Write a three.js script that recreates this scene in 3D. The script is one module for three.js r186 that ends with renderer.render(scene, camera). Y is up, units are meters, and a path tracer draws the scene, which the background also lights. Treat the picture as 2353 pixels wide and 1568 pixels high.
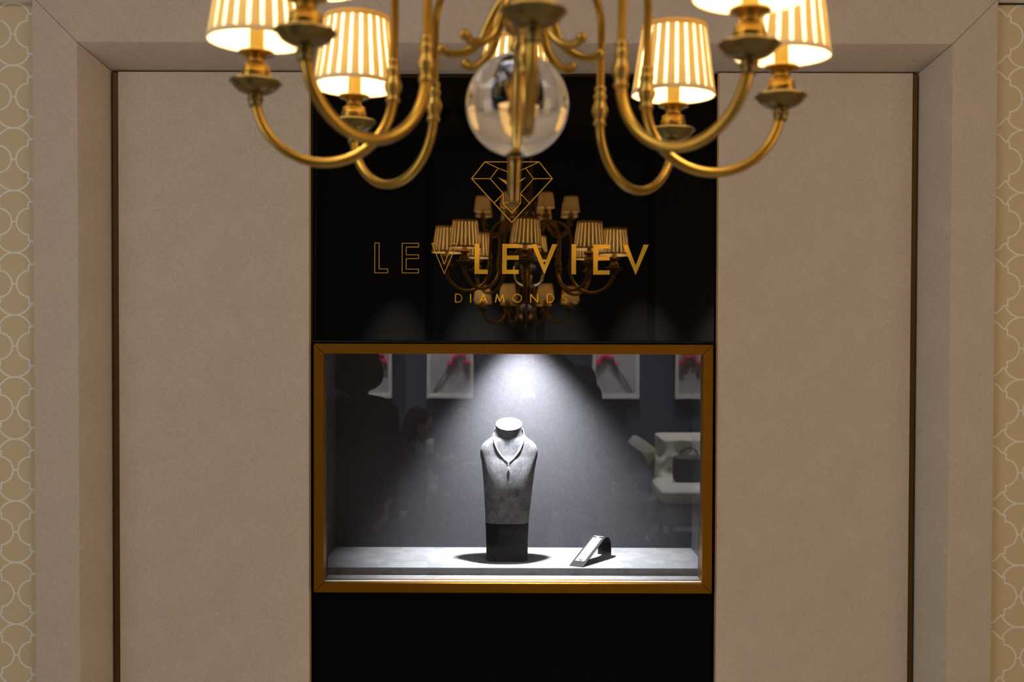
import * as THREE from 'three';
import { RoundedBoxGeometry } from 'three/addons/geometries/RoundedBoxGeometry.js';
import { mergeGeometries, toCreasedNormals } from 'three/addons/utils/BufferGeometryUtils.js';
import { RectAreaLightUniformsLib } from 'three/addons/lights/RectAreaLightUniformsLib.js';

// ---------------------------------------------------------------- camera, exposure, large lights
const scene = new THREE.Scene();
scene.background = new THREE.Color(0x000000);
const W = 2353, H = 1568, FPX = 2600;
const camera = new THREE.PerspectiveCamera(2 * Math.atan(H / 2 / FPX) * 180 / Math.PI, W / H, 0.02, 60);
camera.position.set(0, 1.7, 3.3);
camera.rotation.order = 'YXZ';
camera.rotation.set(-0.019516, 0.00163, 0.002842);
camera.focus = 3.32; camera.userData.fStop = 3.6;
const renderer = new THREE.WebGLRenderer({ antialias: true });
renderer.toneMapping = THREE.LinearToneMapping;
renderer.toneMappingExposure = 1;
renderer.shadowMap.enabled = true;
RectAreaLightUniformsLib.init();
// added fill light for the shop front, from unseen ceiling panels over the walkway
const PANEL_FILL = [
  { x: -1.75, z: 2.55, w: 2.2, d: 0.9, color: [1.0, 0.98, 0.95], L: 2.45 },
  { x: 1.75, z: 2.55, w: 2.2, d: 0.9, color: [1.0, 0.78, 0.52], L: 2.3 },
];
// added fill light shaped as side windows, unseen left and right behind the camera
const SIDE_FILL = [{ x: -5, z: 4.3, w: 3.2, y0: 0.35, y1: 2.75, color: [1.0, 0.94, 0.86], L: 1.9 }, { x: 5, z: 4.3, w: 3.2, y0: 0.35, y1: 2.75, color: [1.0, 0.66, 0.36], L: 2.25 }];
for (const p of SIDE_FILL) {
  const l = new THREE.RectAreaLight(new THREE.Color().setRGB(...p.color), p.L, p.w, p.y1 - p.y0);
  l.position.set(p.x - Math.sign(p.x) * 0.04, (p.y0 + p.y1) / 2, p.z); l.lookAt(0, (p.y0 + p.y1) / 2, p.z); scene.add(l);
}
const CEIL = 3.6;
for (const p of PANEL_FILL) {
  const l = new THREE.RectAreaLight(new THREE.Color().setRGB(...p.color), p.L, p.w, p.d);
  l.position.set(p.x, CEIL - 0.035, p.z); l.lookAt(p.x, 0, p.z); scene.add(l);
}

// ---------------------------------------------------------------- helpers
const used = new Map();
function numbered(n) { const k = used.get(n) ?? 0; used.set(n, k + 1); return k ? `${n}_${String(k).padStart(3, '0')}` : n; }
function tag(o, label, category, group) { o.userData.label = label; o.userData.category = category; if (group) o.userData.group = group; return o; }
function sh(m) { m.castShadow = m.receiveShadow = true; return m; }
function thing(name, label, category, pos = [0, 0, 0], turn = 0, group) {
  const o = new THREE.Group(); o.name = numbered(name); o.position.set(...pos); o.rotation.y = turn; scene.add(o); return tag(o, label, category, group);
}
function part(name, geo, mat, parent = scene, label) {
  const m = sh(new THREE.Mesh(geo, mat)); m.name = parent === scene ? numbered(name) : name; parent.add(m); if (label) m.userData.label = label; return m;
}
function struct(name, geo, mat, label) { const m = part(name, geo, mat); m.userData.kind = 'structure'; if (label) m.userData.label = label; return m; }
const V = (x, y, z) => new THREE.Vector3(x, y, z);
const rgb = (r, g, b) => new THREE.Color().setRGB(r, g, b);
function rng(seed) { let s = seed >>> 0; return () => { s = (s + 0x6d2b79f5) | 0; let t = Math.imul(s ^ (s >>> 15), 1 | s); t = (t + Math.imul(t ^ (t >>> 7), 61 | t)) ^ t; return ((t ^ (t >>> 14)) >>> 0) / 4294967296; }; }
const merge = (list) => mergeGeometries(list.map((g) => { g = g.index ? g.toNonIndexed() : g; for (const k of Object.keys(g.attributes)) if (!['position', 'normal', 'uv'].includes(k)) g.deleteAttribute(k); if (!g.attributes.uv) g.setAttribute('uv', new THREE.BufferAttribute(new Float32Array(g.attributes.position.count * 2), 2)); return g; }));
// uv in metres from the dominant direction of each face
function metreUV(geo) {
  geo = geo.index ? geo.toNonIndexed() : geo; if (!geo.attributes.normal) geo.computeVertexNormals();
  const p = geo.attributes.position, n = geo.attributes.normal, uv = new Float32Array(p.count * 2);
  for (let i = 0; i < p.count; i += 3) {
    let a = 0, b = 0, c = 0; for (let k = 0; k < 3; k++) { a += n.getX(i + k); b += n.getY(i + k); c += n.getZ(i + k); }
    a = Math.abs(a); b = Math.abs(b); c = Math.abs(c);
    for (let k = i; k < i + 3; k++) { const x = p.getX(k), y = p.getY(k), z = p.getZ(k); const q = c >= a && c >= b ? [x, y] : a >= b ? [z, y] : [x, z]; uv[2 * k] = q[0]; uv[2 * k + 1] = q[1]; }
  }
  geo.setAttribute('uv', new THREE.BufferAttribute(uv, 2)); return geo;
}
const box = (x0, x1, y0, y1, z0, z1, r = 0.002) => {
  const g = r > 0 ? new RoundedBoxGeometry(x1 - x0, y1 - y0, z1 - z0, 2, Math.min(r, (x1 - x0) / 2.1, (y1 - y0) / 2.1, (z1 - z0) / 2.1)) : new THREE.BoxGeometry(x1 - x0, y1 - y0, z1 - z0);
  g.translate((x0 + x1) / 2, (y0 + y1) / 2, (z0 + z1) / 2); return metreUV(g);
};
const lathe = (pts, seg = 32) => new THREE.LatheGeometry(pts.map(([r, y]) => new THREE.Vector2(Math.max(r, 0.00001), y)), seg);
const tube = (pts, r, seg = 48, rad = 12) => new THREE.TubeGeometry(new THREE.CatmullRomCurve3(pts), seg, r, rad);

// ---------------------------------------------------------------- computed textures
function valueNoise(size, cells, seed) {   // tileable
  const R = rng(seed), g = new Float32Array(cells * cells).map(() => R()), out = new Float32Array(size * size);
  for (let y = 0; y < size; y++) for (let x = 0; x < size; x++) {
    const fx = x / size * cells, fy = y / size * cells, ix = Math.floor(fx), iy = Math.floor(fy); let u = fx - ix, v = fy - iy; u = u * u * (3 - 2 * u); v = v * v * (3 - 2 * v);
    const a = g[iy % cells * cells + ix % cells], b = g[iy % cells * cells + (ix + 1) % cells], c = g[(iy + 1) % cells * cells + ix % cells], d = g[(iy + 1) % cells * cells + (ix + 1) % cells];
    out[y * size + x] = (a * (1 - u) + b * u) * (1 - v) + (c * (1 - u) + d * u) * v;
  }
  return out;
}
function dataTex(size, fn, srgb, repeat) {
  const d = new Uint8Array(size * size * 4);
  for (let i = 0; i < size * size; i++) { const c = fn(i % size, Math.floor(i / size), i); for (let k = 0; k < 3; k++) d[4 * i + k] = Math.max(0, Math.min(255, c[k] * 255)); d[4 * i + 3] = 255; }
  const t = new THREE.DataTexture(d, size, size); t.magFilter = THREE.LinearFilter; t.wrapS = t.wrapT = THREE.RepeatWrapping; if (srgb) t.colorSpace = THREE.SRGBColorSpace;
  t.repeat.set(repeat, repeat); t.needsUpdate = true; return t;
}
const S = 512, n4 = valueNoise(S, 4, 1), n9 = valueNoise(S, 9, 2), n40 = valueNoise(S, 40, 3), n160 = valueNoise(S, 160, 4), n256 = valueNoise(S, 256, 5);
const fabricColor = dataTex(S, (x, y, i) => { const v = 0.93 + 0.015 * (n4[i] - 0.5) + 0.015 * (n9[i] - 0.5) + 0.02 * (n40[i] - 0.5) + 0.06 * (n160[i] - 0.5) + 0.1 * (n256[i] - 0.5); return [v, v, v]; }, true, 3.3);
const fabricBump = dataTex(S, (x, y, i) => { const v = 0.5 + 0.4 * (n256[i] - 0.5) + 0.4 * (n160[i] - 0.5); return [v, v, v]; }, false, 3.3);
const suedeColor = dataTex(S, (x, y, i) => { const m = Math.max(0, Math.min(1, 0.5 + (n9[i] * 0.4 + n40[i] * 0.4 + n160[i] * 0.2 - 0.5) * 2.2)); const v = 0.66 + 0.27 * m + 0.1 * (n256[i] - 0.5); return [v, v, v * 1.015]; }, true, 7);
const nSx = (() => { const o = new Float32Array(S * S), R = rng(9), a = valueNoise(S, 128, 10); for (let y = 0; y < S; y++) for (let x = 0; x < S; x++) o[y * S + x] = a[y * S + Math.floor(x / 9)] * 0.6 + 0.4 * n9[y * S + x]; return o; })();
const brushedColor = dataTex(S, (x, y, i) => { const m = Math.max(0, Math.min(1, (n9[i] * 0.7 + n40[i] * 0.3 - 0.5) * 6)); const v = 0.78 + 0.1 * (nSx[i] - 0.5) - 0.09 * m + 0.05 * (n256[i] - 0.5); return [v, v, v * 1.01]; }, true, 2.3);
const slateColor = dataTex(S, (x, y, i) => { const v = 0.85 + 0.06 * (n40[i] - 0.5) + 0.1 * (n160[i] - 0.5) + 0.12 * (n256[i] - 0.5); return [v, v, v]; }, true, 3);
function canvasTex(w, h, draw, srgb = true) { const c = document.createElement('canvas'); c.width = w; c.height = h; draw(c.getContext('2d'), w, h); const t = new THREE.CanvasTexture(c); if (srgb) t.colorSpace = THREE.SRGBColorSpace; t.wrapS = t.wrapT = THREE.RepeatWrapping; return t; }
// printed trellis wallpaper; one repeat is 144 x 142 units of 1.246 mm
const PU = 0.001246, PW = 144, PH = 142;
const wallpaper = canvasTex(PW * 7, PH * 7, (g, w, h) => {
  g.fillStyle = '#c2b396'; g.fillRect(0, 0, w, h);
  const id = g.getImageData(0, 0, w, h), R = rng(77); for (let i = 0; i < w * h; i++) { const v = (R() - 0.5) * 12; for (let k = 0; k < 3; k++) id.data[4 * i + k] += v; } g.putImageData(id, 0, 0);
  g.scale(7, 7); g.lineWidth = 3.9; g.strokeStyle = '#d6d8d4'; g.lineCap = 'round';
  for (let i = -1; i <= 1; i++) for (let j = -1; j <= 1; j++) for (const sx of [-1, 1]) for (const sy of [-1, 1]) {
    g.save(); g.translate(PW / 2 + i * PW, PH / 2 + j * PH); g.scale(sx, sy);
    g.beginPath(); g.arc(0, 31.2, 40, Math.PI / 2, 0.326, true); g.stroke();                           // large lobe
    g.beginPath(); g.moveTo(32.5, 29.5); g.lineTo(33, 43.5); g.lineTo(42, 45); g.lineTo(51, 54); g.stroke();          // notch
    g.beginPath(); g.arc(36, 0, 30.5, Math.PI, Math.atan2(30.2, -3.5), true); g.stroke();                        // side circle
    g.beginPath(); g.arc(72, 36, 28, Math.PI - 0.7, Math.PI / 2, true); g.stroke();
    g.beginPath(); g.moveTo(0, 0); g.lineTo(5, 0); g.stroke();
    g.restore();
  }
});
wallpaper.repeat.set(1 / (PW * PU), 1 / (PH * PU));

// ---------------------------------------------------------------- materials
const std = (o) => new THREE.MeshStandardMaterial(o), phys = (o) => new THREE.MeshPhysicalMaterial(o);
const M = {
  beige: std({ color: rgb(0.565, 0.487, 0.415), map: fabricColor, bumpMap: fabricBump, bumpScale: 0.0006, roughness: 0.95 }),
  black: std({ color: rgb(0.004, 0.004, 0.005), roughness: 0.85 }),
  lowerBlack: phys({ color: rgb(0.0022, 0.0022, 0.0026), roughness: 0.5, specularIntensity: 0.08 }),
  glassBlack: phys({ color: rgb(0.0012, 0.0013, 0.0016), roughness: 0.0, ior: 1.95, specularIntensity: 1, specularColor: rgb(1, 0.78, 0.5) }),
  bronze: std({ color: rgb(0.30, 0.125, 0.008), metalness: 1, roughness: 0.42 }),
  bronzeDark: std({ color: rgb(0.11, 0.05, 0.006), metalness: 0.6, roughness: 0.55 }),
  goldLine: std({ color: rgb(0.42, 0.24, 0.07), metalness: 0.8, roughness: 0.45 }),
  gold: std({ color: rgb(0.95, 0.56, 0.05), metalness: 0.45, roughness: 0.08 }),
  goldThin: std({ color: rgb(0.85, 0.46, 0.05), metalness: 0.5, roughness: 0.3 }),
  brass: std({ color: rgb(0.41, 0.245, 0.045), metalness: 1, roughness: 0.3 }),
  brassDark: std({ color: rgb(0.40, 0.25, 0.06), metalness: 1, roughness: 0.34 }),
  sleeve: std({ color: rgb(0.72, 0.52, 0.12), roughness: 0.6 }),
  shade: phys({ color: rgb(0.98, 0.9, 0.7), roughness: 1, transmission: 0.42, thickness: 0, specularIntensity: 0.2, side: THREE.DoubleSide }),
  pleat: phys({ color: rgb(0.94, 0.75, 0.36), roughness: 1, transmission: 0.35, thickness: 0, specularIntensity: 0.2, side: THREE.DoubleSide }),
  trimTop: phys({ color: rgb(0.85, 0.55, 0.18), roughness: 1, transmission: 0.2, thickness: 0, specularIntensity: 0.2, side: THREE.DoubleSide }),
  trimLow: phys({ color: rgb(0.78, 0.62, 0.4), roughness: 1, transmission: 0.16, thickness: 0, specularIntensity: 0.2, side: THREE.DoubleSide }),
  bulb: std({ color: rgb(0.9, 0.85, 0.7), emissive: rgb(1, 0.72, 0.4), emissiveIntensity: 4, roughness: 0.4 }),
  crystal: phys({ color: rgb(1, 1, 1), roughness: 0, transmission: 1, thickness: 0.1, ior: 1.5 }),
  pane: phys({ color: rgb(1, 1, 1), roughness: 0, transmission: 1, thickness: 0, ior: 1.85, specularIntensity: 1 }),
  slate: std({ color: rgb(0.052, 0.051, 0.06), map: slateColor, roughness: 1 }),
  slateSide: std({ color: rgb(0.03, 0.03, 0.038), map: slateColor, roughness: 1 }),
  brushed: std({ color: rgb(0.19, 0.188, 0.197), map: brushedColor, roughness: 0.95 }),
  suede: std({ color: rgb(0.09, 0.09, 0.097), map: suedeColor, roughness: 1 }),
  bustShade: phys({ color: rgb(0.004, 0.0045, 0.0045), roughness: 0.8, specularIntensity: 0.15 }),  // shade below the chest put into the colour; the bust is one piece
  charcoal: phys({ specularIntensity: 0.25, color: rgb(0.0065, 0.0065, 0.007), roughness: 0.8 }),
  silver: std({ color: rgb(0.9, 0.9, 0.92), metalness: 1, roughness: 0.22 }),
  diamond: phys({ color: rgb(0.95, 0.95, 0.97), roughness: 0.22, metalness: 0.55, clearcoat: 1, clearcoatRoughness: 0.03 }),
  white: std({ color: rgb(0.8, 0.79, 0.74), roughness: 0.6 }),
  paper: std({ map: wallpaper, color: rgb(0.98, 0.96, 0.92), roughness: 0.85 }),
  shaded: std({ color: rgb(0.21, 0.15, 0.05), metalness: 1, roughness: 0.3 }),  // darkness under the drip pans is put into this brass
  finial: std({ color: rgb(0.22, 0.135, 0.04), metalness: 1, roughness: 0.25 }),
  matteCan: std({ color: rgb(0.02, 0.02, 0.02), roughness: 0.8 }),
  lens: std({ color: rgb(0.9, 0.9, 0.9), emissive: rgb(1, 0.97, 0.93), emissiveIntensity: 3, roughness: 0.5 }),
};

// ---------------------------------------------------------------- the room
struct('floor', box(-5, 5, -0.12, 0, -0.6, 3.7, 0), std({ color: rgb(0.5, 0.5, 0.5), roughness: 0.35 }));
struct('floor_lounge', box(-5, 5, -0.12, 0, 3.7, 7.0, 0), std({ color: rgb(0.1, 0.1, 0.1), roughness: 0.6 }));
struct('ceiling', box(-5, 5, CEIL, CEIL + 0.12, -0.6, 3.35, 0), std({ color: rgb(0.75, 0.72, 0.68), roughness: 0.9 }));
struct('ceiling_lounge', box(-5, 5, CEIL, CEIL + 0.12, 3.35, 7.0, 0), std({ color: rgb(0.012, 0.012, 0.013), roughness: 0.9 }));
struct('wall_left', box(-5.12, -5, 0, CEIL, -0.6, 7.0, 0), std({ color: rgb(0.22, 0.19, 0.16), roughness: 0.9 }));
struct('wall_right', box(5, 5.12, 0, CEIL, -0.6, 7.0, 0), std({ color: rgb(0.22, 0.19, 0.16), roughness: 0.9 }));
const backWall = struct('wall_back', box(-5, 5, 0, CEIL, 6.7, 6.85, 0), std({ color: rgb(0.022, 0.028, 0.044), roughness: 0.9 }));
for (let k = -5; k < 5; k++) part('panel', box(k * 0.98 + 0.02, k * 0.98 + 0.93, 0.12, CEIL - 0.02, 6.68, 6.7, 0.004), k % 2 ? std({ color: rgb(0.042, 0.055, 0.085), roughness: 0.85 }) : std({ color: rgb(0.024, 0.031, 0.05), roughness: 0.85 }), backWall);
struct('baseboard_back', box(-5, 5, 0, 0.11, 6.66, 6.7, 0.004), std({ color: rgb(0.02, 0.02, 0.022), roughness: 0.5 }));
// wall with the printed paper, left and right of the portal and above it
const PX = 1.359, ZP = 0.082, TOPP = 2.592;
const AX = (PW / 2) * PU;
const paperBox = (x0, x1, y0, y1) => box(x0, x1, y0, y1, ZP - 0.4, ZP, 0);
const paperLeft = paperBox(-5, -PX, 0, TOPP), paperRight = paperBox(PX, 5, 0, TOPP);
for (const [g, ax, ay] of [[paperLeft, -1.421, 2.5035], [paperRight, 1.4435, 2.5045]]) { const u = g.attributes.uv; for (let i = 0; i < u.count; i++) u.setXY(i, u.getX(i) - ax + AX, u.getY(i) - ay + PH / 2 * PU); }
struct('wall_front_left', paperLeft, M.paper); struct('wall_front_right', paperRight, M.paper);
struct('wall_front_above', box(-5, 5, 2.607, CEIL, ZP - 0.4, ZP, 0), std({ color: rgb(0.62, 0.54, 0.44), roughness: 0.9 }));
struct('trim_2', box(-5, -PX - 0.0005, TOPP, 2.64, ZP - 0.01, ZP + 0.03, 0.004), M.white);
struct('trim_3', box(PX + 0.0005, 5, TOPP + 0.006, 2.64, ZP - 0.01, ZP + 0.03, 0.004), M.white);
struct('wall_shop_behind', box(-1.4, 1.4, 0, 2.7, -0.62, -0.58, 0), M.black);

// portal: two posts and a header of one splayed profile, mitred at the corners
const AW = 1.1766, AH = 2.4215;
const PROFILE = [[0, -0.06], [0, -0.003], [0.0012, 0.002], [0.0525, 0.0965], [0.0562, 0.1], [0.1795, 0.1], [0.1822, 0.0985], [0.183, 0.096], [0.183, 0.0]];
function sweep(ends) {   // ends(d) -> [[x, y] start, [x, y] end]
  const pos = []; const P = PROFILE.map(([d, z]) => ends(d).map(([x, y]) => [x, y, z]));
  const quad = (a, b, c, d) => pos.push(...a, ...b, ...c, ...a, ...c, ...d);
  for (let i = 0; i + 1 < P.length; i++) quad(P[i][0], P[i][1], P[i + 1][1], P[i + 1][0]);
  const last = P.length - 1; quad(P[last][0], P[last][1], P[0][1], P[0][0]);
  for (const e of [0, 1]) for (let i = 1; i < last; i++) pos.push(...P[0][e], ...P[i][e], ...P[i + 1][e]);
  const g = new THREE.BufferGeometry(); g.setAttribute('position', new THREE.BufferAttribute(new Float32Array(pos), 3)); g.computeVertexNormals();
  return metreUV(toCreasedNormals(g, 0.35));
}
const portal = new THREE.Group(); portal.name = 'trim_1'; portal.userData = { kind: 'structure', label: 'beige fabric covered portal surround with splayed inner faces round the shop front' }; scene.add(portal);
part('post', sweep((d) => [[-(AW + d), 0], [-(AW + d), AH + d - 0.0009]]), M.beige, portal);
part('post', sweep((d) => [[AW + d, AH + d - 0.0009], [AW + d, 0]]), M.beige, portal);
part('header', sweep((d) => [[-(AW + d) + 0.0009, AH + d], [AW + d - 0.0009, AH + d]]), M.beige, portal);

// ---------------------------------------------------------------- shop front inside the portal
tag(part('wall_panel', box(-1.1535, -0.5965, 0.0, AH - 0.0055, -0.035, 0, 0.003), M.beige), 'tall beige fabric wall panel left of the black glass column', 'panel');
tag(part('wall_panel', box(0.5938, 1.157, 0.0, AH - 0.0045, -0.035, 0, 0.003), M.beige), 'tall beige fabric wall panel right of the black glass column', 'panel');
tag(part('edge_strip', box(-1.1695, -1.1545, 0.0, AH - 0.008, -0.04, -0.003, 0.001), M.bronzeDark), 'dark bronze upright strip between left beige panel and portal', 'strip');
tag(part('edge_strip', box(1.158, 1.171, 0.0, AH - 0.008, -0.04, -0.003, 0.001), M.bronzeDark), 'dark bronze upright strip between right beige panel and portal', 'strip');
tag(part('gold_strip', box(-0.5962, -0.5924, 0, AH - 0.006, -0.007, -0.001, 0.0008), M.goldLine), 'thin gold edging strip along left side of the black column', 'strip');
tag(part('gold_strip', box(0.5898, 0.5936, 0, AH - 0.005, -0.007, -0.001, 0.0008), M.goldLine), 'thin gold edging strip along right side of the black column', 'strip');
struct('wall_shop_left', box(-AW, -0.62, 0, AH + 0.02, -0.3, -0.042, 0), M.black);
struct('wall_shop_right', box(0.62, AW, 0, AH + 0.02, -0.3, -0.042, 0), M.black);

const WX0 = -0.5535, WX1 = 0.5512, WY0 = 0.928, WY1 = 1.5977, FW = 0.0285;
{
  const t = thing('display_column', 'black column body round the framed display window, below the gold lettering', 'column', [0, 0, 0]);
  const s = new THREE.Shape([[-0.592, 0], [0.5895, 0], [0.5895, AH], [-0.592, AH]].map((p) => new THREE.Vector2(...p)));
  s.holes.push(new THREE.Path([[WX0 - 0.004, WY0 - 0.004], [WX0 - 0.004, WY1 + 0.004], [WX1 + 0.004, WY1 + 0.004], [WX1 + 0.004, WY0 - 0.004]].map((p) => new THREE.Vector2(...p))));
  const g = new THREE.ExtrudeGeometry(s, { depth: 0.03, bevelEnabled: false }); g.translate(0, 0, -0.088); part('carcass', g, M.black, t);
  for (const [a, b] of [[-0.5962, -0.5926], [0.59, 0.5936]]) part('edge_liner', box(a, b, 0, AH - 0.007, -0.055, -0.0075, 0), M.black, t);
  part('lower_panel', box(-0.5905, 0.588, 0.0, 0.893, -0.05, -0.016, 0.002), M.lowerBlack, t);
  for (const [a, b] of [[-0.5915, WX0 - FW - 0.001], [WX1 + FW + 0.001, 0.589]]) part('stile', box(a, b, 0.8955, 1.6315, -0.055, -0.018, 0.001), M.lowerBlack, t);
}
const signPanel = tag(part('glass_panel', box(-0.588, 0.5855, -0.392, 0.392, -0.004, 0, 0.001), M.glassBlack), 'upright black mirror glass panel carrying the gold lettering and emblem', 'glass');
signPanel.position.set(0, 2.0275, -0.03);
const TILTX = -1.54693 * Math.PI / 180, TILTY = -1.04586 * Math.PI / 180;
signPanel.rotation.set(TILTX, TILTY, 0);
tag(part('ledge_strip', box(-0.591, 0.5885, 1.6305, 1.6345, -0.05, -0.012, 0.0008), M.black), 'black ledge strip between glass panel and bronze window frame', 'strip');

// lettering: units are those of the letter drawing, 0.3877 mm each
const LU = 0.0012672 / 3.268, LX = (x) => -0.4099 + (x - 125) * LU, LY = (y) => 1.9222 - (y - 676) * LU * 1.0;
const letterDepth = { depth: 0.0016, bevelEnabled: true, bevelThickness: 0.0004, bevelSize: 0.0003, bevelSegments: 1 };
function poly(outer, holes = []) {
  const s = new THREE.Shape(outer.map(([x, y]) => new THREE.Vector2(LX(x), LY(y))));
  for (const h of holes) s.holes.push(new THREE.Path(h.map(([x, y]) => new THREE.Vector2(LX(x), LY(y)))));
  return new THREE.ExtrudeGeometry(s, letterDepth);
}
const Lp = (x, y, w, h, t) => [[x, y], [x + t, y], [x + t, y + h - t * 0.92], [x + w, y + h - t * 0.92], [x + w, y + h], [x, y + h]];
const Ep = (x, y, w, h, t) => { const b = t * 0.92, m = y + h * 0.39; return [[x, y], [x + w, y], [x + w, y + b], [x + t, y + b], [x + t, m], [x + w, m], [x + w, m + b], [x + t, m + b], [x + t, y + h - b], [x + w, y + h - b], [x + w, y + h], [x, y + h]]; };
const Vp = (x, y, w, h, t) => [[x, y], [x + t, y], [x + w / 2, y + h * 0.69], [x + w - t, y], [x + w, y], [x + w / 2, y + h]];
function strokes(lines, w) {   // thin bars along a drawing's lines, mitre hidden by round ends
  const out = [];
  for (const [[x0, y0], [x1, y1]] of lines) {
    const a = V(LX(x0), LY(y0), 0), b = V(LX(x1), LY(y1), 0), L = a.distanceTo(b); if (L < 1e-6) continue;
    const g = new THREE.BoxGeometry(L + w * 0.7, w, 0.0012); g.rotateZ(Math.atan2(b.y - a.y, b.x - a.x)); g.translate((a.x + b.x) / 2, (a.y + b.y) / 2, 0.0008); out.push(g);
  }
  return merge(out);
}
const loop = (p) => p.map((q, i) => [q, p[(i + 1) % p.length]]);
const inset = (p, d) => { const c = p.reduce((a, [x, y]) => [a[0] + x / p.length, a[1] + y / p.length], [0, 0]); return p.map(([x, y]) => [x, y]); };
const onGlass = (o) => { o.rotation.set(TILTX, TILTY, 0); return o; };
const glassGroup = (name, label, cat) => onGlass(thing(name, label, cat, [0, 0, 0]));
// parts drawn in wall coordinates are shifted so that they lie on the tilted glass
const seat = (g) => g.translate(0, -2.0275, 0.0004);
{
  const t = glassGroup('shop_sign', 'large gold capital letters, three outlined then six solid, on black glass', 'sign'); t.position.set(0, 2.0275, -0.03);
  for (const p of [Lp(125, 675, 99, 227, 33), Ep(333, 677, 125, 225, 31), Vp(557, 678, 193, 229, 39)]) part('outlined_letter', seat(strokes(loop(inset(p)), 0.0019)), M.goldThin, t);
  for (const p of [Lp(884, 680, 98, 228, 34), Ep(1093, 682, 124, 226, 33), Vp(1315, 684, 193, 228, 37), [[1617, 684], [1650, 684], [1650, 910], [1617, 910]], Ep(1781, 686, 123, 226, 33), Vp(2003, 686, 195, 228, 37)]) part('solid_letter', seat(poly(p)), M.gold, t);
}
{
  const t = glassGroup('sign_subtitle', 'small thin gold word in wide spaced capitals under the big letters', 'sign'); t.position.set(0, 2.0275, -0.03);
  const y0 = 1063, y1 = 1123, w = 0.0031;
  const arc = (cx, cy, rx, ry, a0, a1, n = 20) => { const o = []; for (let i = 0; i < n; i++) { const f = (k) => { const a = a0 + (a1 - a0) * k / n; return [cx + rx * Math.cos(a), cy + ry * Math.sin(a)]; }; o.push([f(i), f(i + 1)]); } return o; };
  const q = Math.PI / 2, dee = (x) => [[[x, y0], [x, y1]], [[x, y0], [x + 20, y0]], [[x, y1], [x + 20, y1]], ...arc(x + 20, (y0 + y1) / 2, 28, 30, -q, q)];
  const words = [dee(739), [[[854, y0], [854, y1]]], [[[924, y1], [951, y0]], [[951, y0], [978, y1]], [[933, y1 - 18], [969, y1 - 18]]], [[[1042, y1], [1053, y0]], [[1053, y0], [1075, y1 - 6]], [[1075, y1 - 6], [1097, y0]], [[1097, y0], [1108, y1]]],
    arc(1207, 1093, 32, 30, 0, 4 * q, 32), [[[1309, y1], [1309, y0]], [[1309, y0], [1361, y1]], [[1361, y1], [1361, y0]]], dee(1434), [...arc(1563, 1078, 15, 15, -q * 0.35, -3 * q, 14), ...arc(1563, 1108, 16, 15, -q, q * 1.75, 16)]];
  for (const wd of words) part('letter', seat(strokes(wd, w)), M.gold, t);
}
{
  const t = glassGroup('emblem', 'gold line diamond emblem with facets above the lettering on black glass', 'emblem'); t.position.set(0, 2.0275, -0.03);
  const mx = (p) => [2328 - p[0], p[1]];
  part('outline', seat(strokes(loop([[958, 59], [1370, 59], [1470, 186], [1164, 518], [858, 186]]), 0.0027)), M.goldThin, t);
  const half = [[[958, 59], [1060, 107]], [[1060, 107], [1120, 130]], [[1120, 130], [1164, 150]], [[1060, 107], [1000, 187]], [[858, 186], [1000, 187]], [[1000, 187], [1098, 298]], [[1098, 298], [1098, 375]], [[1098, 300], [1033, 368]], [[1098, 375], [1164, 446]], [[1098, 375], [1140, 364]]];
  part('facet_lines', seat(strokes([...half, ...half.map((l) => l.map(mx))], 0.0023)), M.goldThin, t);
  for (const m of [(p) => p, mx]) { const tri = [[1058, 177], [1124, 203], [1126, 233]].map(m); part('wedge', seat(poly(tri)), M.gold, t); }
}

// ---------------------------------------------------------------- display window
const win = new THREE.Group(); win.name = 'window_1'; win.userData = { kind: 'structure', label: 'bronze framed shop display window in the black column' }; scene.add(win);
{
  const z0 = -0.04, z1 = 0.012, e = 0.00045;
  const bar = (a, b, c, d) => { const s = new THREE.Shape([a, b, c, d].map((p) => new THREE.Vector2(...p))); const g = new THREE.ExtrudeGeometry(s, { depth: z1 - z0 - 0.002, bevelEnabled: true, bevelSize: 0.0006, bevelThickness: 0.001, bevelSegments: 1, bevelOffset: -0.0006 }); g.translate(0, 0, z0 + 0.001); return metreUV(g); };
  const [a, b, c, d] = [WX0, WX1, WY0, WY1], f = FW;
  part('frame_bar', bar([a - f + e, d + f], [a + e, d], [b - e, d], [b + f - e, d + f]), M.bronze, win);
  part('frame_bar', bar([a - f + e, c - f], [b + f - e, c - f], [b - e, c], [a + e, c]), M.bronze, win);
  part('frame_bar', bar([a - f, c - f + e], [a, c + e], [a, d - e], [a - f, d + f - e]), M.bronze, win);
  part('frame_bar', bar([b, c + e], [b + f, c - f + e], [b + f, d + f - e], [b, d - e]), M.bronze, win);
  const g = new THREE.PlaneGeometry(b - a + 0.004, d - c + 0.004); g.translate((a + b) / 2, (c + d) / 2, -0.012); part('pane', g, M.pane, win, 'clear glass pane');
  part('glass_edge', box(a, b, c, c + 0.0022, -0.014, -0.004, 0.0004), std({ color: rgb(0.75, 0.8, 0.78), roughness: 0.3 }), win, 'pale polished glass edge');
}
const PY = 0.9492, CZ = -0.405, CX = 0.5855, CT = 1.80;
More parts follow.
